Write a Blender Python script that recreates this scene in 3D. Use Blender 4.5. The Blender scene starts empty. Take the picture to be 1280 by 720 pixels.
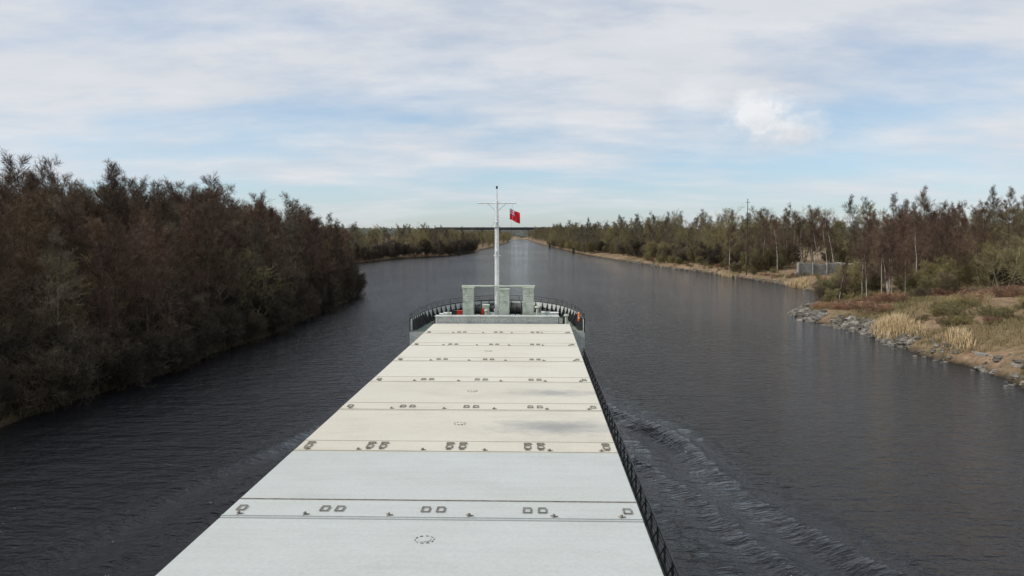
import bpy, math, random
import numpy as np
from mathutils import Vector, noise as mn
R=random.Random(7)
scene=bpy.context.scene
COL=scene.collection
# ------------------------------------------------------------------ helpers
class MB:
    def __init__(s): s.v=[];s.f=[];s.m=[]
    def face(s,pts,mat=0):
        b=len(s.v); s.v.extend([tuple(p) for p in pts]); s.f.append(tuple(range(b,b+len(pts)))); s.m.append(mat)
    def box(s,x0,x1,y0,y1,z0,z1,mat=0):
        b=len(s.v)
        s.v.extend([(x0,y0,z0),(x1,y0,z0),(x1,y1,z0),(x0,y1,z0),(x0,y0,z1),(x1,y0,z1),(x1,y1,z1),(x0,y1,z1)])
        for q in ((0,3,2,1),(4,5,6,7),(0,1,5,4),(1,2,6,5),(2,3,7,6),(3,0,4,7)):
            s.f.append(tuple(b+i for i in q)); s.m.append(mat)
    def tube(s,p,q,r0,r1=None,n=8,mat=0,cap=True):
        if r1 is None:r1=r0
        p=Vector(p);q=Vector(q);d=(q-p)
        if d.length<1e-6:return
        d.normalize()
        a=d.cross(Vector((0,0,1))) if abs(d.z)<.95 else d.cross(Vector((1,0,0)))
        a.normalize();c=d.cross(a)
        b=len(s.v)
        for i in range(n):
            t=2*math.pi*i/n; o=a*math.cos(t)+c*math.sin(t)
            s.v.append(tuple(p+o*r0)); s.v.append(tuple(q+o*r1))
        for i in range(n):
            j=(i+1)%n
            s.f.append((b+2*i,b+2*j,b+2*j+1,b+2*i+1)); s.m.append(mat)
        if cap:
            s.f.append(tuple(b+2*i for i in range(n))[::-1]); s.m.append(mat)
            s.f.append(tuple(b+2*i+1 for i in range(n))); s.m.append(mat)
    def path(s,pts,r,n=6,mat=0,closed=False):
        k=len(pts)
        for i in range(k if closed else k-1): s.tube(pts[i],pts[(i+1)%k],r,r,n,mat)
    def mesh(s,name,mats,smooth=False):
        me=bpy.data.meshes.new(name); me.from_pydata(s.v,[],s.f)
        for m in mats: me.materials.append(m)
        me.polygons.foreach_set('material_index',s.m)
        if smooth: me.polygons.foreach_set('use_smooth',[True]*len(s.f))
        me.update(); return me
    def obj(s,name,mats,parent=None,smooth=False,bevel=0):
        o=bpy.data.objects.new(name,s.mesh(name,mats,smooth)); COL.objects.link(o)
        if parent:o.parent=parent
        if bevel:
            b=o.modifiers.new('bevel','BEVEL');b.width=bevel;b.segments=2;b.limit_method='ANGLE'
        return o
def empty(name):
    e=bpy.data.objects.new(name,None);COL.objects.link(e);return e

def newmat(name):
    m=bpy.data.materials.new(name);m.use_nodes=True
    nt=m.node_tree;return m,nt,nt.nodes['Principled BSDF']
def N(nt,t,**k):
    n=nt.nodes.new(t)
    for a,b in k.items():setattr(n,a,b)
    return n
def noise_n(nt,vec,scale,detail=4,rough=.55):
    n=N(nt,'ShaderNodeTexNoise');n.inputs['Scale'].default_value=scale;n.inputs['Detail'].default_value=detail;n.inputs['Roughness'].default_value=rough
    if vec is not None:nt.links.new(vec,n.inputs['Vector'])
    return n.outputs['Fac']
def ramp(nt,fac,stops):
    r=N(nt,'ShaderNodeValToRGB');e=r.color_ramp.elements
    while len(e)<len(stops):e.new(.5)
    for i,(p,c) in enumerate(stops):
        e[i].position=p;e[i].color=(c[0],c[1],c[2],1) if hasattr(c,'__len__') else (c,c,c,1)
    nt.links.new(fac,r.inputs['Fac']);return r.outputs['Color']
def mix(nt,fac,a,b,mode='MIX'):
    n=N(nt,'ShaderNodeMix',data_type='RGBA',blend_type=mode)
    for sock,val in ((n.inputs[0],fac),(n.inputs[6],a),(n.inputs[7],b)):
        if isinstance(val,(int,float)):sock.default_value=val
        elif isinstance(val,(tuple,list)):sock.default_value=(val[0],val[1],val[2],1)
        else:nt.links.new(val,sock)
    return n.outputs[2]
def mth(nt,op,a,b=None,c=None,clamp=False):
    n=N(nt,'ShaderNodeMath',operation=op);n.use_clamp=clamp
    for i,x in enumerate((a,b,c)):
        if x is None:continue
        if isinstance(x,(int,float)):n.inputs[i].default_value=x
        else:nt.links.new(x,n.inputs[i])
    return n.outputs[0]
def posn(nt):return N(nt,'ShaderNodeNewGeometry').outputs['Position']
def mapping(nt,vec,scale):
    m=N(nt,'ShaderNodeMapping');m.inputs['Scale'].default_value=scale;nt.links.new(vec,m.inputs['Vector']);return m.outputs[0]
def bump(nt,h,strength,dist,bsdf):
    b=N(nt,'ShaderNodeBump');b.inputs['Strength'].default_value=strength;b.inputs['Distance'].default_value=dist
    nt.links.new(h,b.inputs['Height']);nt.links.new(b.outputs[0],bsdf.inputs['Normal'])

def varied(name,cols,scale=.3,rough=.9,bmp=0,objrand=False,spec=.2,fine=3):
    """world-position noise colour variation"""
    m,nt,b=newmat(name);p=posn(nt)
    f=noise_n(nt,p,scale,5)
    k=len(cols);st=[(.32+.36*i/(k-1),c) for i,c in enumerate(cols)]
    col=ramp(nt,f,st)
    f2=noise_n(nt,p,scale*fine*4,3)
    col=mix(nt,1.0,col,ramp(nt,f2,[(.3,.72),(.7,1.25)]),'MULTIPLY')
    if objrand:
        oi=N(nt,'ShaderNodeObjectInfo')
        col=mix(nt,1.0,col,ramp(nt,oi.outputs['Random'],[(0,(.7,.68,.66)),(.5,(1,1,.97)),(1,(1.3,1.22,1.05))]),'MULTIPLY')
    nt.links.new(col,b.inputs['Base Color']);b.inputs['Roughness'].default_value=rough;b.inputs['Specular IOR Level'].default_value=spec
    if bmp: bump(nt,f2,.6,bmp,b)
    return m

# ------------------------------------------------------------------ materials
M_bark=varied('bark_brown',[(.08,.07,.055),(.14,.12,.09),(.22,.19,.15)],.6,objrand=True)
M_barkd=varied('bark_dark',[(.05,.042,.034),(.08,.066,.052),(.12,.10,.08)],.6,objrand=True)
M_twig_br=varied('twig_brown',[(.082,.060,.044),(.12,.086,.062),(.155,.12,.08)],.12,objrand=True)
M_twig_red=varied('twig_purple',[(.105,.070,.056),(.145,.096,.076),(.165,.12,.09)],.15,objrand=True)
M_twig_lt=varied('twig_light',[(.13,.105,.072),(.185,.15,.105),(.235,.195,.135)],.12,objrand=True)
M_twig_ol=varied('twig_olive',[(.155,.135,.070),(.215,.19,.10),(.27,.24,.13)],.12,objrand=True)
M_twig_dk=varied('twig_dull_olive',[(.070,.060,.036),(.10,.088,.048),(.135,.12,.06)],.12,objrand=True)
M_twig_tan=varied('bramble_tan',[(.20,.115,.08),(.30,.18,.125),(.35,.25,.165)],.2,objrand=True)
M_bud=varied('bud_green',[(.14,.145,.06),(.19,.19,.08),(.24,.23,.11)],.15,objrand=True)
M_budd=varied('bud_dull',[(.075,.075,.035),(.11,.105,.045),(.14,.13,.06)],.15,objrand=True)
M_birchbark=varied('bark_birch',[(.28,.26,.23),(.47,.45,.41),(.55,.53,.49)],2.0)
M_far=varied('far_wood_haze_tint',[(.10,.11,.095),(.13,.14,.12),(.15,.155,.14)],.02)  # distance haze painted into the tree colour as a paler, cooler tone
M_straw=varied('reed_straw',[(.44,.33,.19),(.58,.45,.27),(.64,.52,.34)],.5,objrand=False)
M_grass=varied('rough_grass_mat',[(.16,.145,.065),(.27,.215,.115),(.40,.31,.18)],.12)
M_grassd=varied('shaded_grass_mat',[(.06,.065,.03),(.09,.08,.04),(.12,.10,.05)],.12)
M_rock=varied('rubble_stone',[(.06,.055,.048),(.15,.14,.12),(.30,.275,.24)],.9,bmp=.04)
M_conc=varied('weathered_concrete',[(.20,.19,.17),(.28,.27,.25),(.36,.35,.32)],.4,bmp=.02)
M_dark=varied('dark_bridge_steel',[(.045,.05,.055),(.06,.065,.07),(.08,.085,.09)],.02)
M_steel_w=varied('white_mast_paint',[(.68,.70,.70),(.77,.78,.78),(.82,.83,.83)],1.5,.45,spec=.5)
M_green=varied('pale_green_paint',[(.30,.36,.28),(.49,.55,.46),(.58,.62,.55)],1.8,.6,spec=.4)
M_grey=varied('grey_bulwark_paint',[(.34,.37,.355),(.48,.51,.49),(.56,.58,.55)],.8,.55,spec=.4)
M_black=varied('black_paint',[(.012,.013,.015),(.025,.026,.028),(.05,.045,.04)],1.0,.5,spec=.5)
M_deck=varied('deck_green_paint',[(.10,.14,.12),(.17,.21,.18),(.24,.25,.21)],.6,.7,spec=.4)
M_orange=varied('orange_plastic',[(.65,.12,.02),(.75,.16,.03),(.8,.2,.04)],1,.5)
M_redp=varied('red_paint',[(.35,.03,.02),(.5,.05,.03),(.55,.06,.04)],1,.5)
M_hullred=varied('antifouling_red',[(.10,.02,.015),(.16,.03,.02),(.2,.05,.03)],.5,.6)
M_rust=varied('weathered_fitting',[(.12,.11,.10),(.20,.18,.155),(.30,.27,.23)],4,.7)

def hatch_mat(name,base,stain,amount,dark,smudges=()):
    m,nt,b=newmat(name);p=posn(nt)
    big=noise_n(nt,p,.22,5,.6);med=noise_n(nt,mapping(nt,p,(.6,.9,1)),.55,6,.62);fin=noise_n(nt,p,9,4,.7)
    col=mix(nt,ramp(nt,big,[(.35,0),(.7,amount)]),base,stain)
    col=mix(nt,ramp(nt,med,[(.50,0),(.72,dark)]),col,tuple(c*.5 for c in stain))
    if smudges:
        sp=N(nt,'ShaderNodeSeparateXYZ');nt.links.new(p,sp.inputs[0])
        sn=noise_n(nt,mapping(nt,p,(.8,1.6,1)),1.3,6,.65)
        for (sx,sy,rx,ry,st) in smudges:
            dx=mth(nt,'DIVIDE',mth(nt,'SUBTRACT',sp.outputs[0],sx),rx);dy=mth(nt,'DIVIDE',mth(nt,'SUBTRACT',sp.outputs[1],sy),ry)
            d=mth(nt,'SQRT',mth(nt,'ADD',mth(nt,'MULTIPLY',dx,dx),mth(nt,'MULTIPLY',dy,dy)))
            v=mth(nt,'ADD',mth(nt,'SUBTRACT',1.0,d),mth(nt,'MULTIPLY',mth(nt,'SUBTRACT',sn,.5),1.6))
            col=mix(nt,ramp(nt,v,[(0,0),(.9,st)]),col,(.24,.245,.25))
    streak=noise_n(nt,mapping(nt,p,(.35,5,1)),1.0,4,.6)
    col=mix(nt,1.0,col,ramp(nt,streak,[(.3,.96),(.7,1.03)]),'MULTIPLY')
    col=mix(nt,1.0,col,ramp(nt,fin,[(.3,.92),(.6,1.03)]),'MULTIPLY')
    spk=noise_n(nt,p,2.3,3,.8)
    col=mix(nt,ramp(nt,spk,[(.70,0),(.74,.3)]),col,(.30,.22,.15))
    nt.links.new(col,b.inputs['Base Color'])
    rr=ramp(nt,med,[(.3,.42),(.7,.7)]);nt.links.new(rr,b.inputs['Roughness'])
    b.inputs['Specular IOR Level'].default_value=.35
    bump(nt,big,.3,.05,b);return m
M_hA=hatch_mat('hatch_paint_grey',(.475,.505,.495),(.43,.455,.44),.6,.14)
M_hB=hatch_mat('hatch_paint_cream',(.62,.60,.515),(.55,.525,.445),.6,.14)
M_hC=hatch_mat('hatch_paint_stained',(.59,.565,.48),(.50,.475,.405),.6,.25,((.9,30.0,3.2,1.4,.8),(.9,36.4,2.6,1.1,.7)))

# ------------------------------------------------------------------ banks
XL=[(-400,-36),(-40,-35),(20,-33),(47,-32),(64,-30.5),(89,-30.2),(145,-32.5),(155,-36),(165,-50),(180,-80),(270,-82),(291,-68),(353,-60),(388,-43),(468,-36),(620,-33),(977,-31),(1300,-50),(1700,-140),(2200,-350),(9000,-900)]
XR=[(-400,34),(20,35.5),(59,36.4),(70,37.3),(78,36.4),(92,38.2),(102,36.2),(108,35.6),(114,36.3),(120,40),(128,46),(141,51),(166,55),(190,54),(224,49.5),(265,42.6),(388,27.5),(583,15),(1070,-6),(1300,-20),(1700,-105),(2200,-310),(9000,-860)]
def itp(T,y):return float(np.interp(y,[a for a,b in T],[b for a,b in T]))
def wob(y,s):return .7*mn.noise(Vector((y*.18,s,0)))+.45*mn.noise(Vector((y*.6,s,3)))+1.2*min(1,max(0,(y-160)/80))*mn.noise(Vector((y*.05,s,8)))
def xl(y):return itp(XL,y)+wob(y,1.3)
def xr(y):return itp(XR,y)+wob(y,7.7)
PS=[-400,-8,-3,-1,0,.5,1.5,3,7,15,40,120,1e5]
PZ=[-3,-3,-1.5,-.45,-.02,.4,.8,1.1,1.6,2.1,2.6,3.2,3.6]
PZR=[-3,-3,-1.5,-.45,-.02,.6,1.3,1.9,3.0,4.6,5.2,5.2,5.0]
def landz(x,y):
    sr=x-xr(y);sL=xl(y)-x
    s=max(sr,sL)
    z=float(np.interp(s,PS,PZ))
    if sr>0:
        k=max(0,min(1,(112-y)/25));z=z*(1-k)+k*float(np.interp(s,PS,PZR))
    if s>0:
        k=min(1,s/6)
        z+=k*(.6*mn.noise(Vector((x*.07,y*.07,1)))+.4*mn.noise(Vector((x*.22,y*.22,5))))
        far=max(0,min(1,(math.hypot(x,y)-1700)/2500))
        z+=far*(16+16*mn.noise(Vector((x*.0007,y*.0006,9)))+8*mn.noise(Vector((x*.003,y*.003,2))))
    return z
ys=list(np.arange(-400,0,20))+list(np.arange(0,40,4))+list(np.arange(40,200,1.2))+list(np.arange(200,420,5))+list(np.arange(420,1400,25))+list(np.arange(1400,3000,100))+list(np.arange(3000,9001,400))
offs=[0,.3,.7,1.2,2,3,4.5,6,8,10.5,13.5,17,21,26,32,39,48,60,75,95,120,160,220,320,480,750,1200,2000,3500,6000]
verts=[];nc=None
for y in ys:
    a,b=xl(y),xr(y);row=[]
    for o in offs[::-1]:row.append(a-o)
    w=b-a
    for t in (.02,.05,.12,.5,.88,.95,.98):row.append(a+w*t)
    for o in offs:row.append(b+o)
    nc=len(row)
    for x in row:verts.append((x,y,landz(x,y)))
faces=[(i*nc+j,i*nc+j+1,(i+1)*nc+j+1,(i+1)*nc+j) for i in range(len(ys)-1) for j in range(nc-1)]
me=bpy.data.meshes.new('ground');me.from_pydata(verts,[],faces)
me.polygons.foreach_set('use_smooth',[True]*len(faces))
g=bpy.data.objects.new('ground',me);COL.objects.link(g)
m,nt,b=newmat('ground_mat');p=posn(nt)
c1=ramp(nt,noise_n(nt,p,.09,6,.6),[(.30,(.11,.095,.045)),(.42,(.18,.14,.08)),(.54,(.25,.17,.11)),(.68,(.33,.25,.165))])
c1=mix(nt,1.0,c1,ramp(nt,noise_n(nt,p,1.6,5,.7),[(.3,.6),(.7,1.3)]),'MULTIPLY')
sep=N(nt,'ShaderNodeSeparateXYZ');nt.links.new(p,sep.inputs[0])
hz=mth(nt,'ADD',sep.outputs[2],mth(nt,'MULTIPLY',noise_n(nt,p,.8,4),.6))
wet=ramp(nt,mth(nt,'MULTIPLY',hz,.5),[(.15,1),(.45,0)])
c1=mix(nt,wet,c1,(.045,.038,.028))
nt.links.new(c1,b.inputs['Base Color']);b.inputs['Roughness'].default_value=.95;b.inputs['Specular IOR Level'].default_value=.1
bump(nt,noise_n(nt,p,2.5,6,.7),.8,.25,b)
me.materials.append(m)

# ------------------------------------------------------------------ water
SC=-3.0; HB=6.9
def wake(x,y):
    z=0
    if y>68 or y<-60: return 0
    d=abs(x-SC)-HB
    if d<-1:return 0
    g_=1.0 if x>SC else .5
    for y0,A,lam,k in ((56,.26,2.9,.25),(42,.11,2.1,.28)):
        c=.8+(y0-y)*k
        if c<-.2:continue
        q=(d-c)*.97+.8*mn.noise(Vector((x*.12,y*.10,y0)))
        env=math.exp(-(q/2.6)**2) if q<0 else math.exp(-(q/.9)**2)
        am=A*g_*min(1,(c+.2)/1.2)*(.8+.9*mn.noise(Vector((x*.14,y*.10,4+y0))))
        z+=am*env*math.cos(2*math.pi*q/lam)
    q=(d-.8-(56-y)*.25)
    e_=math.exp(-((q+2)/3)**2)*g_
    z+=.05*mn.noise(Vector((x*.9,y*.9,6)))*e_+.03*mn.noise(Vector((x*2,y*2,6)))*e_
    return z
gx=list(np.concatenate([[-6000,-2000,-600,-200,-100,-60,-45],np.arange(-36,38,.22),[45,60,100,200,600,2000,6000]]))
gy=list(np.concatenate([[-400,-200,-80,-30,-10,0,6],np.arange(10,75,.22),np.arange(75,200,4),[250,350,500,800,1200,2000,4000,9000]]))
wv=[(x,y,wake(x,y)) for y in gy for x in gx];n=len(gx)
wf=[(i*n+j,i*n+j+1,(i+1)*n+j+1,(i+1)*n+j) for i in range(len(gy)-1) for j in range(n-1)]
me=bpy.data.meshes.new('water');me.from_pydata(wv,[],wf);me.polygons.foreach_set('use_smooth',[True]*len(wf))
w=bpy.data.objects.new('canal_water',me);COL.objects.link(w)
m,nt,b=newmat('canal_water_mat');p=posn(nt)
b.inputs['Base Color'].default_value=(.010,.0115,.015,1);b.inputs['Roughness'].default_value=.06;b.inputs['IOR'].default_value=1.33
gust=ramp(nt,noise_n(nt,mapping(nt,p,(.03,.012,1)),1.0,4,.6),[(.3,.5),(.7,1.0)])
h1=noise_n(nt,mapping(nt,p,(.45,1.1,1)),1.0,4,.58)
h2=noise_n(nt,mapping(nt,p,(1.6,3.4,1)),1.0,4,.62)
h=mth(nt,'ADD',mth(nt,'MULTIPLY',h1,1.0),mth(nt,'MULTIPLY',h2,.42))
h=mth(nt,'MULTIPLY',h,gust)
bump(nt,h,1.0,.50,b)
me.materials.append(m)

# ------------------------------------------------------------------ tree generator
def make_tree(name,seed,H,kind,mats):
    rg=random.Random(seed);mb=MB()
    def rv():return Vector((rg.uniform(-1,1),rg.uniform(-1,1),rg.uniform(-1,1)))
    def ribbon(p,q,r0,r1,mat):
        d=q-p;s=d.cross(rv());
        if s.length<1e-5:return
        s.normalize();mb.face([p-s*r0,p+s*r0,q+s*r1,q-s*r1],mat)
    def grow(p,d,L,r,level,up,mat):
        n=(6,4,3,2,2)[level];pts=[(p.copy(),r,d.copy())];jit=(.10,.2,.28,.3,.3)[level]
        for i in range(n):
            d=(d+rv()*jit+Vector((0,0,up*.12))).normalized()
            q=p+d*(L/n);r1=max(r*(1-(i+1)/n*.75) if i<n-1 else r*.2, .006)
            rc=pts[-1][1]
            if rc>.035: mb.tube(p,q,rc,r1,5,mat if level<2 else 1,False)
            else: ribbon(p,q,rc,r1,mat if level<1 else 1)
            p=q;pts.append((p.copy(),r1,d.copy()))
        return pts
    def along(pts,t):
        f=t*(len(pts)-1);i=min(int(f),len(pts)-2);u=f-i
        return pts[i][0].lerp(pts[i+1][0],u),pts[i][1]*(1-u)+pts[i+1][1]*u,pts[i][2]
    P=dict(
      tall=dict(stems=1,b1=21,t0=.14,a1=(.5,.95),L1=.30,b2=7,L2=.5,b3=7,L3=.5,b4=6,L4=.62,up=1.0,r=.009,tw=.012,leaf=0),
      birch=dict(stems=1,b1=20,t0=.25,a1=(.45,.8),L1=.26,b2=7,L2=.5,b3=6,L3=.55,b4=4,L4=.7,up=.3,r=.008,tw=.012,leaf=0),
      oak=dict(stems=2,b1=13,t0=.12,a1=(.7,1.2),L1=.40,b2=7,L2=.5,b3=6,L3=.45,b4=5,L4=.55,up=.6,r=.012,tw=.013,leaf=.55),
      shrub=dict(stems=9,b1=8,t0=.08,a1=(.5,1.1),L1=.42,b2=6,L2=.5,b3=4,L3=.5,b4=4,L4=.6,up=.6,r=.008,tw=.013,leaf=.5),
      bramble=dict(stems=14,b1=6,t0=.05,a1=(.6,1.3),L1=.5,b2=5,L2=.5,b3=3,L3=.5,b4=3,L4=.6,up=-.2,r=.008,tw=.010,leaf=0),
    )[kind]
    for sidx in range(P['stems']):
        if P['stems']==1: d0=Vector((rg.uniform(-.06,.06),rg.uniform(-.06,.06),1));base=Vector((0,0,-.3));LH=H
        else:
            a=rg.uniform(0,6.28);k=rg.uniform(.1,.85) if kind=='shrub' else (rg.uniform(.1,.3) if kind=='oak' else rg.uniform(.3,1.6));d0=Vector((math.cos(a)*k,math.sin(a)*k,1)).normalized();base=Vector((math.cos(a)*.25,math.sin(a)*.25,-.3));LH=H*rg.uniform(.75,1.1)
        tr=grow(base,d0,LH*.97,H*P['r'],0,1.0,0)
        for i in range(P['b1']):
            t=P['t0']+(1-P['t0'])*((i+rg.random())/P['b1'])**.9
            t=min(t,.98)
            q,r,dd=along(tr,t);a=rg.uniform(0,6.28);th=rg.uniform(*P['a1'])*(1.1-.5*t)
            d=(dd*math.cos(th)+Vector((math.cos(a),math.sin(a),0))*math.sin(th)).normalized()
            env=(1-t)*.75+.35 if kind!='oak' else math.sin(math.pi*min(1,.25+t*.72))**.7
            L1=LH*P['L1']*env*rg.uniform(.75,1.2)
            b1=grow(q,d,L1,max(r*.5,.018),1,P['up'],0)
            for j in range(P['b2']):
                q2,r2,d2=along(b1,rg.uniform(.25,1));d=(d2+rv()*.85+Vector((0,0,.15))).normalized()
                L2=max(L1*P['L2']*rg.uniform(.6,1.2),.5 if kind!='bramble' else .2);b2=grow(q2,d,L2,max(r2*.6,P['tw']),2,P['up'],0)
                for k in range(P['b3']):
                    q3,r3,d3=along(b2,rg.uniform(.2,1));d=(d3+rv()*.8).normalized()
                    L3=max(L2*P['L3']*rg.uniform(.6,1.3),.4 if kind!='bramble' else .15)
                    b3=grow(q3,d,L3,P['tw'],3,P['up'],1)
                    for l in range(P['b4']):
                        q4,_,d4=along(b3,rg.uniform(.2,1))
                        d=(d4+rv()*.75+Vector((0,0,.12 if kind!='birch' else -.35))).normalized();L4=max(L3*P['L4'],.35 if kind!='bramble' else .12)
                        e=q4+d*L4;ribbon(q4,e,P['tw']*.75,P['tw']*.35,1)
                        if rg.random()<P['leaf']:
                            c=q4.lerp(e,rg.uniform(.3,1))+rv()*.06;s=rg.uniform(.03,.055);u=rv().normalized()*s;v=rv().normalized()*s
                            mb.face([c-u,c+v,c+u],2)
    return mb.mesh(name,mats)
PR={}
def remat(src,mats):
    c_=src.copy();c_.materials.clear()
    for q_ in mats:c_.materials.append(q_)
    return c_
PR['tall']=[make_tree('bare_tree_mesh',10+i,14,'tall',[M_barkd,M_twig_br if i%2 else M_twig_red,M_bud]) for i in range(4)]
PR['pale']=[remat(t,[M_bark,M_twig_lt if i%4 else M_twig_red,M_bud]) for i,t in enumerate(PR['tall'])]
PR['birch']=[make_tree('birch_mesh',30+i,11,'birch',[M_birchbark,M_twig_red,M_bud]) for i in range(2)]
PR['oak']=[make_tree('budding_tree_mesh',50+i,11,'oak',[M_bark,M_twig_ol,M_bud]) for i in range(3)]
PR['shrub']=[make_tree('shrub_mesh',70+i,4,'shrub',[M_bark,M_twig_ol,M_bud]) for i in range(2)]+[make_tree('shrub_mesh',80,3.6,'shrub',[M_bark,M_twig_lt,M_budd])]
PR['scrub']=[remat(t,[M_barkd,M_twig_dk if i<2 else M_twig_br,M_budd]) for i,t in enumerate(PR['shrub'])]
PR['bramble']=[make_tree('bramble_mesh',90,1.7,'bramble',[M_twig_tan,M_twig_tan,M_twig_tan]),make_tree('bramble_mesh',91,1.7,'bramble',[M_twig_ol,M_twig_ol,M_bud])]
ntree=0
def place(kind,x,y,s,parent=None,name=None,idx=None,sx=1):
    global ntree;ntree+=1
    me=R.choice(PR[kind]) if idx is None else PR[kind][idx%len(PR[kind])]
    o=bpy.data.objects.new(name or kind+'_part',me);COL.objects.link(o)
    o.location=(x,y,landz(x,y)-.05);o.rotation_euler=(R.uniform(-.04,.04),R.uniform(-.04,.04),R.uniform(0,6.28));o.scale=(s*sx,s*sx,s*R.uniform(.92,1.08))
    if parent:o.parent=parent
    return o
# near wood on the port bank
wood=empty('woodland')
y=-40
while y<157:
    for row in range(9):
        d=1.8+row*3.4+R.uniform(-1.3,1.3);yy=y+R.uniform(-1.6,1.6)
        x=xl(yy)-d
        if yy>158:continue
        hs=1.0 if row>1 else .84
        hs*=R.uniform(.88,1.06)*float(np.interp(yy,[40,62,78,95,150],[.86,.91,1.05,.98,.95]))
        if row>5:hs*=.93
        r_=R.random();k='tall' if r_<.80 else ('pale' if r_<.92 else ('birch' if r_<.965 else 'oak'))
        if k=='birch':hs*=1.2
        place(k,x,yy,hs,wood,sx=1.12)
    y+=3.0
y=-40
while y<160:
    x=xl(y)-R.uniform(-.5,.8);place('scrub',x,y,R.uniform(.5,1.15),wood)
    x=xl(y)-R.uniform(1.5,3);place('scrub',x,y+.4,R.uniform(.7,1.3),wood)
    x=xl(y)-R.uniform(3,7);place('scrub' if R.random()<.75 else 'shrub',x,y+.7,R.uniform(.9,1.6),wood)
    y+=1.8
# woods across the side basin and on down the canal, port side
wood2=empty('woodland')
def band(par,y0,y1,step,rows,side,rowd,hs,kinds,first=2.):
    y=y0
    while y<y1:
        for r in range(rows):
            yy=y+R.uniform(-.5,.5)*step;d=first+r*rowd+R.uniform(-.4,.4)*rowd
            x=xl(yy)-d if side<0 else xr(yy)+d
            k=R.choice(kinds);s=hs*R.uniform(.75,1.1)*(1+.22*mn.noise(Vector((x*.02,yy*.02,70))))
            if k=='oak':s*=1.2
            if k=='birch':s*=1.15
            if k in('shrub','scrub'):s=R.uniform(.8,1.6)
            place(k,x,yy,s,par)
        y+=step
band(wood2,182,300,7,3,-1,6,.95,['tall','oak','scrub'],3)
band(wood2,292,480,5,4,-1,7,.84,['pale','oak','pale','scrub'],2)
band(wood2,480,1150,9,3,-1,9,.72,['pale','oak','oak'],3)
band(wood2,292,480,3,1,-1,2,1,['scrub'],1)
for i in range(60):
    place(R.choice(['tall','oak']),R.uniform(-330,-85),R.uniform(270,420),R.uniform(.85,1.05),wood2)
# starboard woods
wood3=empty('woodland')
band(wood3,205,400,5.5,5,1,6.5,1.05,['pale','oak','pale','oak','birch','scrub'],11)
band(wood3,205,420,4,2,1,4,1,['shrub','shrub','scrub'],7)
band(wood3,400,1150,9,4,1,8,1.0,['pale','oak','pale'],4)
band(wood3,400,700,7,1,1,3,1,['shrub'],1.5)
band(wood3,165,205,5,6,1,7,1.08,['pale','pale','oak','birch','tall'],27)
band(wood3,140,205,4,3,1,5,1,['shrub','shrub','scrub'],24)
band(wood3,60,165,7,5,1,8,.60,['pale','oak','oak'],58)
band(wood3,60,140,4,3,1,7,1,['shrub','shrub','scrub'],36)
for i in range(36):
    y=R.uniform(128,172);place('tall',R.uniform(60,72)+ (y-126)*.16,y,R.uniform(.72,.92),wood3,idx=0)
# distant wooded horizon
far=MB();rg=random.Random(5)
def fartree(x,y,h):
    z=landz(x,y)-1
    for k in range(9):
        a=rg.uniform(0,6.28);r=h*rg.uniform(.1,.5);cx=x+math.cos(a)*r;cy=y+math.sin(a)*r;cz=z+h*rg.uniform(.25,.95);s=h*rg.uniform(.12,.3)
        pts=[(cx+s*math.cos(t+a)*rg.uniform(.6,1.2),cy+s*.5*math.sin(t+a)*rg.uniform(.6,1.2),cz+s*math.sin(t*1.0+a)*rg.uniform(.6,1.1)) for t in (0,1.25,2.5,3.75,5)]
        far.face(pts,0)
    far.tube((x,y,z),(x,y,z+h*.7),h*.04,h*.01,4,0,False)
for i in range(5200):
    y=rg.uniform(1320,3600);a=rg.uniform(-.75,.75);x=y*math.tan(a)
    if xl(y)-5<x<xr(y)+5:continue
    fartree(x,y,rg.uniform(8,13)*(1+ (y-1300)/7000))
far.obj('distant_trees',[M_far])

# individual trees / shrubs on the near starboard bank
for (x,y,s,i) in ((46.0,112,.70,0),(47.2,110,.66,1),(48.5,111,.80,1),(50.3,115,.74,0),(47.8,118,.85,1),(52.5,119,.9,1),(51.2,112,.6,0),(60,128,1.1,0),(55,126,1.0,1),(44.5,118,.6,1),(58.5,206,1.15,0),(61,203,1.2,1),(64,207,1.25,0),(55.5,212,1.1,1),(67.5,204,1.2,0),(73,197,1.2,1),(53,220,1.15,0)):
    place('birch',x,y,s,None,'birch_tree',i)
place('oak',57.5,100,.68,None,'budding_willow_tree',0,1.45)
place('oak',62,97,.66,None,'budding_willow_tree',1,1.45)
place('oak',66,108,.72,None,'budding_willow_tree',2,1.4)
for (x,y,s) in ((45,123,.95),(47,124,1.0),(49.5,127,1.15),(52,130,1.2),(54.5,132,1.2),(57,134,1.2),(43.5,119,.6),(57,117,.8),(61,120,1.0),(54,112,.5),(50,105,.38),(62,88,.6),(58,93,.5),(66,92,.8),(55,120,.9),(59,124,1.1),(63,126,1.2),(60,84,.55),(63,80,.7)):
    place('shrub',x,y,s,None,'willow_bush')
br=empty('bramble_thicket')
for i in range(420):
    y=R.uniform(46,122);d=R.uniform(3.0,34);x=xr(y)+d
    ridge=mn.noise(Vector((x*.09,y*.09,20)))
    if ridge<-.15: continue
    place('bramble',x,y,R.uniform(.35,.9),br,idx=0 if mn.noise(Vector((x*.05,y*.05,33)))>-.14 else 1,sx=1.4)
for i in range(150):
    y=R.uniform(120,300);x=xr(y)+R.uniform(1.5,9)
    if 150<y<200:
        place('bramble',x,y,R.uniform(.35,.7),br);continue
    place('shrub' if R.random()<.3 else 'bramble',x,y,R.uniform(.35,.8),br)

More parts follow.
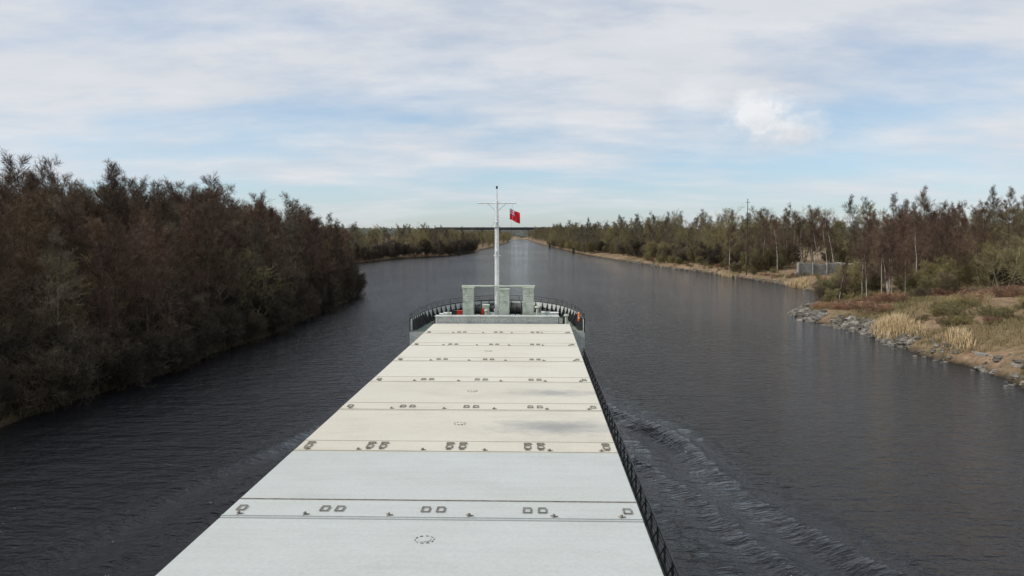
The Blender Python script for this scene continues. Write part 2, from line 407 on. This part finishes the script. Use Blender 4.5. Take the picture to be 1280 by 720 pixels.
# ------------------------------------------------------------------ reeds, grass, stones
def blades(mb,x,y,z,h,n,spread,w,mat=0):
    for i in range(n):
        a=R.uniform(0,6.28);r=spread*math.sqrt(R.random());bx=x+math.cos(a)*r;by=y+math.sin(a)*r
        hh=h*R.uniform(.6,1.1);lx=R.uniform(-.25,.25)*hh;ly=R.uniform(-.25,.25)*hh;t=R.uniform(0,3.14);cx=math.cos(t)*w;cy=math.sin(t)*w
        mb.face([(bx-cx,by-cy,z-.1),(bx+cx,by+cy,z-.1),(bx+cx*.6+lx*.4,by+cy*.6+ly*.4,z+hh*.6),(bx+lx,by+ly,z+hh)],mat)
def reedbed(cx,cy,lx,ly,h,n):
    mb=MB()
    for i in range(n):
        x=cx+R.gauss(0,lx*.4);y=cy+R.gauss(0,ly*.4);blades(mb,x,y,max(landz(x,y),-.1),h*R.uniform(.7,1.1)*math.exp(-((y-cy)/ly)**2*.3),10,.22,.016)
    mb.obj('reed_bed',[M_straw])
reedbed(38.6,86.5,1.2,5.0,1.6,370)
reedbed(38.6,73.5,.8,2.2,1.5,150)
reedbed(55.0,168,1.8,5,2.0,160)
reedbed(50.5,212,1.3,8,1.2,70)
gr=MB()
for i in range(26000):
    y=R.uniform(45,165) if R.random()<.88 else R.uniform(165,330)
    d=.6+abs(R.gauss(0,1))*16;x=xr(y)+d
    if mn.noise(Vector((x*.1,y*.1,50)))<-.12:continue
    blades(gr,x,y,landz(x,y),R.uniform(.2,.6),5,.28,.022)
gr.obj('rough_grass',[M_grass])
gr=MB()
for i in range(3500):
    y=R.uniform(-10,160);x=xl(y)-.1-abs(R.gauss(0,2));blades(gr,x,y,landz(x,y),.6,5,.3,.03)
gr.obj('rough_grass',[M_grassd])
rk=MB()
def stone(x,y,z,s):
    b=len(rk.v);n=7;sx,sy,sz=s*R.uniform(.7,1.3),s*R.uniform(.7,1.3),s*R.uniform(.4,.8);a0=R.random()*6
    for lv,(rr,zz) in enumerate(((.8,-.7),(1,0),(.62,.75))):
        for i in range(n):
            a=a0+6.283*i/n;q=rr*R.uniform(.8,1.15);rk.v.append((x+math.cos(a)*q*sx,y+math.sin(a)*q*sy,z+zz*sz*R.uniform(.8,1.2)))
    for lv in range(2):
        for i in range(n):
            j=(i+1)%n;rk.f.append((b+lv*n+i,b+lv*n+j,b+lv*n+n+j,b+lv*n+n+i));rk.m.append(0)
    rk.f.append(tuple(b+2*n+i for i in range(n)));rk.m.append(0)
for i in range(1300):
    t=R.random()
    y=R.uniform(78,121) if t<.8 else R.uniform(52,80)
    if mn.noise(Vector((y*.25,0,90)))<-.15 and y<108:continue
    d=R.gauss(.5,.7);x=xr(y)+d
    if y>112:x=xr(y)+R.uniform(-.5,3)
    stone(x,y,max(landz(x,y),-.15)+.02,(.1+.6*R.random()**2.5)*(1 if y>78 else .6))
for i in range(350):
    y=R.uniform(122,330);x=xr(y)+R.gauss(.3,.5);stone(x,y,max(landz(x,y),-.1),R.uniform(.15,.4))
rk.obj('rubble_rocks',[M_rock])

# concrete wharf wall on the starboard side + bank edging
cw=MB()
for i in range(4):
    x0=59.5+i*3.2;cw.box(x0,x0+3.14,183,183.6,1.0,4.6-.25*(i%2),0)
cw.box(59.2,72.6,182.7,184.4,.8,2.6,0);cw.box(72.3,73.0,183,195,1,4.4,0)
for i in range(5):cw.box(59.5+i*3.2,59.8+i*3.2,182.4,182.98,1,4.8,0)
cw.obj('concrete_wharf_wall',[M_conc],bevel=.04)
q=MB()
for i in range(7):
    y0=48+i*4.2;x=xr(y0+2)+1.3;q.box(x,x+.5,y0,y0+4.12,.2,1.15,0)
q.obj('concrete_bank_edging',[M_conc],bevel=.04)
hut=empty('lineside_hut')
h_=MB();h_.box(81,86,118,122,3,7.4,0);h_.obj('walls',[M_conc],hut)
h_=MB();h_.face([(80.6,117.6,7.4),(86.4,117.6,7.4),(86.4,120,8.7),(80.6,120,8.7)],0);h_.face([(80.6,120,8.7),(86.4,120,8.7),(86.4,122.4,7.4),(80.6,122.4,7.4)],0);h_.face([(81,118,7.4),(81,122,7.4),(81,120,8.65)],0);h_.obj('roof',[M_grey],hut)
h_=MB();h_.box(80.94,80.99,119,120,4.4,6.6,0);h_.box(82,83.2,117.94,117.99,5.2,6.4,0);h_.obj('door_and_window',[M_black],hut)
q=MB();x,y,t=53.5,204,20.0
q.tube((x,y,0),(x,y,t),.15,.08,8,0);q.tube((x-.5,y,t-1.0),(x+.5,y,t-1.0),.045,.045,6,0)
for dx in (-.45,.45):q.tube((x+dx,y,t-1.0),(x+dx,y,t-.75),.04,.04,6,0)
q.obj('utility_pole',[M_barkd])

# channel marker dolphins
def dolphin(x,y,h):
    mb=MB()
    for dx,dy in ((-.5,-.4),(.5,-.4),(0,.5)):mb.tube((x+dx*1.5,y+dy*1.5,-2),(x+dx*.6,y+dy*.6,h),.22,.2,8,0)
    mb.box(x-.7,x+.7,y-.6,y+.6,h-.25,h+.1,0);mb.tube((x,y,h),(x,y,h+1.3),.06,.06,6,0);mb.tube((x,y,h+1.3),(x,y,h+1.7),.2,.05,8,1)
    mb.obj('mooring_dolphin',[M_black,M_redp])
dolphin(-38,398,3.0);dolphin(20.5,430,3.0);dolphin(10,560,3.4)

# ------------------------------------------------------------------ bridge
bd=empty('viaduct_bridge')
mb=MB();mb.box(-150,75,1196,1212,14.9,17.6,0);mb.box(-150,75,1195.4,1196,16.0,18.8,0);mb.box(-150,75,1212,1212.6,16.0,18.8,0);mb.obj('deck',[M_dark],bd)
mb=MB()
for x in (-140,-110,-80,-54,4,35,65):
    for yy in (1199,1209):mb.tube((x,yy,-3),(x,yy,13.7),1.3,1.1,10,0)
    mb.box(x-1.5,x+1.5,1196.5,1211.5,13.6,14.9,0)
mb.obj('piers',[M_dark],bd)
mb=MB()
mb.box(-172,-150,1194,1214,-1,17.5,0);mb.box(75,97,1194,1214,-1,17.5,0);mb.obj('abutments',[M_dark],bd)

# ------------------------------------------------------------------ ship
ship=empty('cargo_ship')
def hb(y,z):
    """half breadth"""
    full=HB if z>1 else HB-.15
    y0,y1=63.0,(80.0+ (z-4.7)*.55 if z>0 else 76.5)
    if y<=y0:
        if y<-8: return full*(1-((-8-y)/14)**2*.25)
        return full
    t=min(1,(y-y0)/(y1-y0));return full*max(0,1-t**2.35)**(1/2.1)
H=MB()
def ring(z,ystart,yend,n=60):
    y1=(80.0+(z-4.7)*.55 if z>0 else 76.5)
    yy=[ystart+(63-ystart)*i/12 for i in range(12)] if ystart<63 else []
    a=[63+(y1-63)*math.sin(math.pi/2*i/n) for i in range(n+1)]
    return [(y,hb(y,z)) for y in yy+a]
def wall(z0,z1,ys,mat,inset=0):
    A=ring(z0,ys,0);B=ring(z1,ys,0)
    for sgn in (-1,1):
        for i in range(len(A)-1):
            H.face([(SC+sgn*(A[i][1]-inset),A[i][0],z0),(SC+sgn*(A[i+1][1]-inset),A[i+1][0],z0),(SC+sgn*(B[i+1][1]-inset),B[i+1][0],z1),(SC+sgn*(B[i][1]-inset),B[i][0],z1)],mat)
wall(-1.2,.45,-22,1);wall(.45,1.75,-22,0);wall(1.75,4.75,62.5,0)
A=ring(1.7,-22,0)
for i in range(len(A)-1):
    H.face([(SC-A[i][1],A[i][0],1.7),(SC+A[i][1],A[i][0],1.7),(SC+A[i+1][1],A[i+1][0],1.7),(SC-A[i+1][1],A[i+1][0],1.7)],2)
A=ring(3.75,62.5,0)
for i in range(len(A)-1):
    H.face([(SC-A[i][1]+.03,A[i][0],3.75),(SC+A[i][1]-.03,A[i][0],3.75),(SC+A[i+1][1]-.03,A[i+1][0],3.75),(SC-A[i+1][1]+.03,A[i+1][0],3.75)],2)
H.face([(SC-HB,62.5,1.7),(SC+HB,62.5,1.7),(SC+HB,62.5,3.75),(SC-HB,62.5,3.75)],3)
bw=hb(-22,1)
H.face([(SC-bw,-22,-1.2),(SC+bw,-22,-1.2),(SC+bw,-22,1.75),(SC-bw,-22,1.75)],0)
H.obj('hull',[M_black,M_hullred,M_deck,M_grey],ship)
B=MB()
A=[p for p in ring(4.72,62.5,0)]
def bp(i,sgn,z,ins):
    y,h=A[i];nx=max(h-ins,0);return (SC+sgn*nx,y-(ins if y>76 else ins*.3),z)
for sgn in (-1,1):
    for i in range(len(A)-1):
        B.face([bp(i,sgn,3.76,.08),bp(i+1,sgn,3.76,.08),bp(i+1,sgn,4.74,.08),bp(i,sgn,4.74,.08)],0)
        B.tube(bp(i,sgn,4.80,.04),bp(i+1,sgn,4.80,.04),.065,.065,6,1,False)
    acc=0
    for i in range(len(A)-1):
        a=Vector(bp(i,sgn,0,0));b_=Vector(bp(i+1,sgn,0,0));acc+=(b_-a).length
        if acc>.85:
            acc=0;p0=Vector(bp(i+1,sgn,0,.09));c=Vector((SC,68,0));inn=(c-p0).normalized()*.5;tt=(b_-a).normalized()*.03
            for o in (tt,-tt):
                B.face([(p0.x+o.x,p0.y+o.y,3.78),(p0.x+inn.x+o.x,p0.y+inn.y+o.y,3.78),(p0.x+o.x,p0.y+o.y,4.76)],1)
            B.tube((p0.x+inn.x,p0.y+inn.y,3.78),(p0.x,p0.y,4.74),.035,.035,5,1,False)
B.obj('bulwark',[M_grey,M_black],ship)
B=MB()
for sgn in (-1,1):
    acc=9
    for i in range(len(A)-1):
        B.tube(bp(i,sgn,5.25,.06),bp(i+1,sgn,5.25,.06),.024,.024,5,0,False)
        B.tube(bp(i,sgn,5.02,.06),bp(i+1,sgn,5.02,.06),.016,.016,5,0,False)
        a=Vector(bp(i,sgn,0,0));b_=Vector(bp(i+1,sgn,0,0));acc+=(b_-a).length
        if acc>1.3:acc=0;B.tube(bp(i,sgn,4.8,.06),bp(i,sgn,5.25,.06),.026,.026,5,0,False)
B.obj('bow_rail',[M_black],ship)
B=MB()
for sgn in (-1,1):
    x=SC+sgn*(HB-.06)
    for z,r in ((1.85,.035),(2.1,.02),(2.3,.02),(2.5,.04)):B.tube((x,-12,z),(x,62.4,z),r,r,6,0)
    y=-12
    while y<62.4:
        B.box(x-.03,x+.03,y-.04,y+.04,1.7,2.5,0);B.tube((x-sgn*.35,y,1.72),(x,y,2.35),.025,.025,5,0,False);y+=1.35
    B.box(x-.05,x+.05,-12,62.4,1.7,1.86,0)
B.obj('side_rail',[M_black],ship)
B=MB();B.box(-7.95,2.55,-1,64.1,1.72,3.72,0)
y=.5
while y<64:
    for x0,x1 in ((-8.13,-7.96),(2.56,2.73)):B.box(x0,x1,y,y+.06,1.72,3.6,0)
    y+=1.6
B.obj('hatch_coaming',[M_grey],ship)
X0,X1=-8.2,2.8
for k in range(-3,7):
    y0=20.1+6.3*k+.025;y1=20.1+6.3*(k+1)-.025
    mt=M_hA if k<=0 else (M_hC if k in(1,2) else M_hB)
    z1=4.2+(.0 if k%2 else .012)
    B=MB();B.box(X0,X1,y0,y1,3.75,z1,0)
    o=B.obj('hatch_cover',[mt],ship,bevel=.03)
    B=MB()
    B.box(X0+.03,X1-.03,y0+1.36,y0+1.40,z1-.01,z1+.022,1 if k==0 else 0)
    B.box(X0+.03,X1-.03,y0+.04,y0+.085,z1-.01,z1+.03,0)
    yc=y0+.62
    def ringbar(cx,cy,w,l):
        pts=[(cx-w,cy-l,z1+.03),(cx+w,cy-l,z1+.03),(cx+w,cy+l,z1+.03),(cx-w,cy+l,z1+.03)];B.path(pts,.018,5,1,True)
    lx=(-7.84,-5.6,-5.2,-2.9,-2.5,-.2,.2,2.45) if k!=1 else (-7.84,-5.7,-5.25,-2.95,-2.5,-.25,.2,2.45)
    for cx in lx:
        ringbar(cx,yc,.10,.17)
        if k==1: ringbar(cx,yc+.42,.12,.07);ringbar(cx,yc-.28,.06,.06)
    for cx in (-6.0,-3.8,-1.7,.5,2.25,-7.75):
        yb=y0+.16
        B.tube((cx,yb,z1),(cx,yb,z1+.09),.045,.035,8,1)
        for a in (.3,2.4,4.5):B.tube((cx,yb,z1+.03),(cx+.11*math.cos(a),yb+.11*math.sin(a),z1+.03),.016,.016,5,1)
    if k in(-1,1,2,4):
        cx=-2.9 if k!=-1 else -2.65;cy=y0+(4.0 if k!=-1 else 4.9)
        pts=[(cx+.23*math.cos(t*6.283/20),cy+.23*math.sin(t*6.283/20),z1+.012) for t in range(20)]
        for t in range(0,20,2):B.tube(pts[t],pts[t+1],.011,.011,4,1)
        B.tube((cx,cy,z1),(cx,cy,z1+.02),.15,.15,14,0)
    B.obj('hatch_fittings',[mt,M_rust],ship)
B=MB();B.box(-8.1,1.9,64.5,65.3,3.78,4.72,0);B.box(-8.15,1.95,64.42,65.38,4.72,4.80,0)
for i in range(9):
    x=-8+i*1.22;B.box(x,x+.06,64.44,64.5,3.78,4.71,0)
B.obj('breakwater',[M_grey],ship,bevel=.015)
B=MB()
for x0,x1,zt in ((-6.0,-5.12,6.95),(-1.0,-.12,6.95),(-2.95,-2.15,6.8)):
    B.box(x0,x1,66.0,66.8,3.78,zt,0)
    B.box(x0-.06,x1+.06,65.94,66.86,zt,zt+.1,0)
    for j in range(3):B.box(x0+.2,x1-.2,65.975,66.0,5.9+j*.2,5.98+j*.2,1)
B.obj('vent_trunks',[M_green,M_grey],ship,bevel=.02)
B=MB()
for yy in (66.1,66.7):
    B.tube((-6.1,yy,7.12),(-.02,yy,7.12),.045,.045,8,0)
for i in range(14):
    x=-6+i*.455;B.tube((x,66.1,7.12),(x,66.7,7.12),.025,.025,5,0)
B.obj('gantry_beam',[M_green],ship)
mx,my=-3.2,66.9
B=MB()
B.tube((mx,my,3.76),(mx,my,4.3),.36,.30,14,0)
B.tube((mx,my,4.3),(mx,my,9.6),.20,.17,14,0);B.tube((mx,my,9.6),(mx,my,14.2),.16,.11,14,0);B.tube((mx,my,14.2),(mx,my,15.3),.06,.04,8,0)
B.tube((mx-1.62,my,14.0),(mx+1.62,my,14.0),.05,.05,8,0)
B.tube((mx-.8,my,13.99),(mx,my,13.3),.03,.03,6,0);B.tube((mx+.8,my,13.99),(mx,my,13.3),.03,.03,6,0)
for z in (9.6,12.0):
    B.tube((mx,my,z),(mx,my,z+.1),.27,.27,12,0)
    B.tube((mx,my-.38,z+.1),(mx,my-.38,z+.42),.09,.09,10,2);B.tube((mx,my-.38,z+.42),(mx,my-.38,z+.5),.12,.05,10,0);B.box(mx-.1,mx+.1,my-.46,my,z,z+.1,0)
B.tube((mx,my,15.2),(mx,my,15.42),.08,.08,8,1)
for s in (-.16,.16):B.tube((mx+s,my-.33,4.2),(mx+s,my-.28,13.4),.018,.018,5,0)
z=4.4
while z<13.3:B.tube((mx-.16,my-.32,z),(mx+.16,my-.32,z),.014,.014,5,0);z+=.32
B.obj('foremast',[M_steel_w,M_black,M_grey],ship)
B=MB()
B.tube((mx,my,12.9),(mx-4.5,72.5,4.8),.006,.006,4,0)
B.tube((mx+1.3,my-.02,14.0),(mx+.9,my-.5,4.2),.005,.005,4,0)
B.obj('rigging',[M_black],ship)
B=MB()
for cx in (-5.0,-1.4):
    B.box(cx-1.0,cx+1.0,70.6,72.4,3.78,4.05,1)
    B.tube((cx-.9,71.5,4.6),(cx+.1,71.5,4.6),.35,.35,16,1)
    for x in (cx-.9,cx-.4,cx+.1):B.tube((x,71.5,4.6),(x+.08,71.5,4.6),.62,.62,18,1)
    B.box(cx+.25,cx+.9,71.1,72.0,4.05,5.1,0);B.tube((cx+.9,71.5,4.7),(cx+1.3,71.5,4.7),.24,.3,12,1)
B.obj('windlass',[M_green,M_black],ship,bevel=.02)
B=MB()
for cx,cy in ((-8.2,68),(2.2,68),(-7.0,73),(1.0,73),(-5,76.5),(-1,76.5)):
    for d in (-.3,.3):
        B.tube((cx+d,cy,3.76),(cx+d,cy,4.35),.15,.15,12,0);B.tube((cx+d,cy,4.35),(cx+d,cy,4.42),.2,.2,12,0)
    B.box(cx-.6,cx+.6,cy-.25,cy+.25,3.76,3.82,0)
B.obj('bollards',[M_black],ship)
B=MB()
for cx,cy,h in ((-7.3,66.6,1.0),(1.0,66.8,1.05),(-4.2,69.2,1.0),(.2,70.2,1.2),(2.6,66.2,.9)):
    B.tube((cx,cy,3.76),(cx,cy,3.76+h),.12,.12,10,0);B.tube((cx,cy,3.76+h),(cx,cy,3.76+h+.14),.24,.18,12,0)
B.obj('mushroom_vents',[M_green],ship)
B=MB()
for cx,cy,a,h in ((-7.9,70,.5,.6),(1.6,70.4,.45,.7),(-3.3,74,.7,.6),(.9,68.7,.35,.9),(-7.6,68.9,.3,.8)):
    B.box(cx-a,cx+a,cy-.3,cy+.3,3.78,3.78+h,0);B.box(cx-a-.03,cx+a+.03,cy-.33,cy+.33,3.78+h,3.84+h,0)
B.obj('deck_lockers',[M_steel_w],ship,bevel=.02)
B=MB();B.tube((-4.35,66.2,4.72),(-4.35,66.2,5.25),.13,.13,10,0);B.box(-6.9,-6.4,70,70.4,3.8,4.7,0)
B.obj('fire_box',[M_redp],ship,bevel=.02)
B=MB()
n=24
for i in range(n):
    a0=6.283*i/n;a1=6.283*(i+1)/n;B.tube((3.55,64.6+.32*math.cos(a0),4.75+.32*math.sin(a0)),(3.55,64.6+.32*math.cos(a1),4.75+.32*math.sin(a1)),.075,.075,8,1 if i%6==0 else 0,False)
B.obj('life_ring',[M_orange,M_steel_w],ship)
B=MB()
for i in range(9):
    cx,cy=(R.uniform(-8,2),R.uniform(67,70))
    for j in range(3):
        r=.32-.04*j;pts=[(cx+r*math.cos(t*.524),cy+r*math.sin(t*.524),3.82+.06*j) for t in range(12)];B.path(pts,.035,5,i%2,True)
B.obj('mooring_rope_coils',[M_straw,M_black],ship)

# ------------------------------------------------------------------ red ensign
def ucol(u,v):
    if u<.5 and v>.5:
        a=(u/.5-.5)*2;b=((v-.5)/.5-.5)*1.0
        d1=abs(b*2-a)/1.414;d2=abs(b*2+a)/1.414
        if abs(a)<.12 or abs(b*2)<.2:return 0
        if abs(a)<.2 or abs(b*2)<.33:return 1
        if min(d1,d2)<.07:return 0
        if min(d1,d2)<.2:return 1
        return 2
    return 0
def flat(n,c):
    m,nt,b=newmat(n);p=posn(nt);col=mix(nt,1.0,c,ramp(nt,noise_n(nt,p,3,3),[(.3,.85),(.7,1.1)]),'MULTIPLY');nt.links.new(col,b.inputs['Base Color']);b.inputs['Roughness'].default_value=.8;return m
fr=flat('flag_red',(.62,.02,.035));fw=flat('flag_white',(.75,.75,.75));fb=flat('flag_blue',(.02,.04,.22))
nu,nv=64,40;vv=[];ff=[];fm=[]
for j in range(nv+1):
    for i in range(nu+1):
        u=i/nu;v=j/nv
        x=mx+1.08+u*.86;y=my-.25+.10*math.sin(u*9+v*2)*(.2+u)+.04*math.sin(u*17-v*3)
        z=12.65+v*.9-u*.30-.10*u*u+.03*math.sin(u*8+v)
        vv.append((x,y,z))
for j in range(nv):
    for i in range(nu):
        ff.append((j*(nu+1)+i,j*(nu+1)+i+1,(j+1)*(nu+1)+i+1,(j+1)*(nu+1)+i));fm.append(ucol((i+.5)/nu,(j+.5)/nv))
me=bpy.data.meshes.new('flag');me.from_pydata(vv,[],ff)
for q_ in (fr,fw,fb):me.materials.append(q_)
me.polygons.foreach_set('material_index',fm);me.polygons.foreach_set('use_smooth',[True]*len(ff))
fo=bpy.data.objects.new('red_ensign_flag',me);COL.objects.link(fo)

# ------------------------------------------------------------------ world + sun
SUN_EL=math.radians(42);SUN_AZ=math.radians(-97)   # azimuth from +Y, clockwise: port side
wd=bpy.data.worlds.new('World');scene.world=wd;wd.use_nodes=True;nt=wd.node_tree
for n_ in list(nt.nodes):nt.nodes.remove(n_)
out=N(nt,'ShaderNodeOutputWorld')
sky=N(nt,'ShaderNodeTexSky',sky_type='NISHITA');sky.sun_disc=False;sky.sun_elevation=SUN_EL;sky.sun_rotation=SUN_AZ;sky.air_density=1.0;sky.dust_density=.3;sky.ozone_density=2.0
tc=N(nt,'ShaderNodeTexCoord');sp=N(nt,'ShaderNodeSeparateXYZ');nt.links.new(tc.outputs['Generated'],sp.inputs[0])
X,Y,Z=sp.outputs
tint=ramp(nt,Z,[(0,(.72,.86,1.16)),(.12,(1.0,1.04,1.10)),(.35,(1.15,1.12,1.1))])
bg1=N(nt,'ShaderNodeBackground');bg1.inputs[1].default_value=.12;nt.links.new(mix(nt,1.0,sky.outputs[0],tint,'MULTIPLY'),bg1.inputs[0])
zz=mth(nt,'ADD',mth(nt,'MAXIMUM',Z,0.0),.17)
cb=N(nt,'ShaderNodeCombineXYZ');nt.links.new(mth(nt,'DIVIDE',X,zz),cb.inputs[0]);nt.links.new(mth(nt,'DIVIDE',Y,zz),cb.inputs[1])
c=noise_n(nt,mapping(nt,cb.outputs[0],(.6,1.0,1)),1.0,6,.5)
c2=noise_n(nt,mapping(nt,cb.outputs[0],(1.5,2.4,1)),1.0,7,.6)
cov=mth(nt,'ADD',mth(nt,'ADD',c,mth(nt,'MULTIPLY',mth(nt,'SUBTRACT',c2,.5),.45)),mth(nt,'MULTIPLY',mth(nt,'MINIMUM',Z,.3),.9))
covf=ramp(nt,cov,[(.45,.12),(.70,.96)])
G=tc.outputs['Generated']
def blob(cx,cz,rx,rz,soft,seed,amp=.9,sc=30):
    mp=N(nt,'ShaderNodeMapping');mp.inputs['Scale'].default_value=(1,1,1.4);mp.inputs['Location'].default_value=(seed,0,0);nt.links.new(G,mp.inputs['Vector'])
    nn=noise_n(nt,mp.outputs[0],sc,6,.6)
    dx=mth(nt,'DIVIDE',mth(nt,'SUBTRACT',X,cx),rx);dz=mth(nt,'DIVIDE',mth(nt,'SUBTRACT',Z,cz),rz)
    d=mth(nt,'SQRT',mth(nt,'ADD',mth(nt,'MULTIPLY',dx,dx),mth(nt,'MULTIPLY',dz,dz)))
    v=mth(nt,'SUBTRACT',mth(nt,'ADD',1.0,mth(nt,'MULTIPLY',mth(nt,'SUBTRACT',nn,.5),amp)),d)
    v=mth(nt,'MULTIPLY',v,mth(nt,'GREATER_THAN',Y,0))
    return ramp(nt,v,[(.0,0),(soft,1)]),dz,nn
b1,dz1,nn1=blob(.262,.138,.046,.036,.5,0,1.2)
b3,dz3,nn3=blob(.290,.118,.070,.034,.75,3,1.2)
b2,dz2,nn2=blob(.19,.158,.046,.030,.9,5,1.3)
b4,_,_=blob(.385,.105,.06,.016,1.0,9,1.3)
b5,_,_=blob(-.10,.095,.05,.007,1.0,12)
col=ramp(nt,c2,[(.3,(.63,.665,.725)),(.7,(.77,.785,.815))])
sh=ramp(nt,mth(nt,'ADD',mth(nt,'ADD',mth(nt,'MULTIPLY',dz3,.33),.06),mth(nt,'MULTIPLY',nn1,.75)),[(.15,(.60,.63,.68)),(.62,(.88,.885,.90))])
bb=mth(nt,'MAXIMUM',b1,b3)
col=mix(nt,bb,col,sh);col=mix(nt,mth(nt,'MULTIPLY',b2,.7),col,(.84,.85,.87));col=mix(nt,mth(nt,'MULTIPLY',mth(nt,'MAXIMUM',b4,b5),.5),col,(.80,.82,.85))
f=mth(nt,'MAXIMUM',covf,mth(nt,'MAXIMUM',mth(nt,'MULTIPLY',bb,.94),mth(nt,'MAXIMUM',mth(nt,'MULTIPLY',b2,.8),mth(nt,'MULTIPLY',mth(nt,'MAXIMUM',b4,b5),.7))))
bg2=N(nt,'ShaderNodeBackground');nt.links.new(col,bg2.inputs[0])
ms=N(nt,'ShaderNodeMixShader');nt.links.new(f,ms.inputs[0]);nt.links.new(bg1.outputs[0],ms.inputs[1]);nt.links.new(bg2.outputs[0],ms.inputs[2]);nt.links.new(ms.outputs[0],out.inputs[0])
sl=bpy.data.lights.new('sun','SUN');sl.energy=2.9;sl.angle=math.radians(1.0);sl.color=(1,.95,.87)
so=bpy.data.objects.new('sun',sl);COL.objects.link(so)
d=Vector((math.sin(SUN_AZ)*math.cos(SUN_EL),math.cos(SUN_AZ)*math.cos(SUN_EL),math.sin(SUN_EL)))
so.rotation_euler=d.to_track_quat('Z','Y').to_euler()

# ------------------------------------------------------------------ camera
cam=bpy.data.cameras.new('camera');cam.lens=28.1;cam.sensor_width=36;cam.clip_end=20000;cam.clip_start=.1
co=bpy.data.objects.new('camera',cam);COL.objects.link(co);co.location=(0,0,11.6)
co.rotation_euler=(math.radians(90-4),0,math.radians(1.66))
scene.camera=co
scene.view_settings.view_transform='Standard';scene.view_settings.look='None';scene.view_settings.exposure=0
print('trees',ntree)
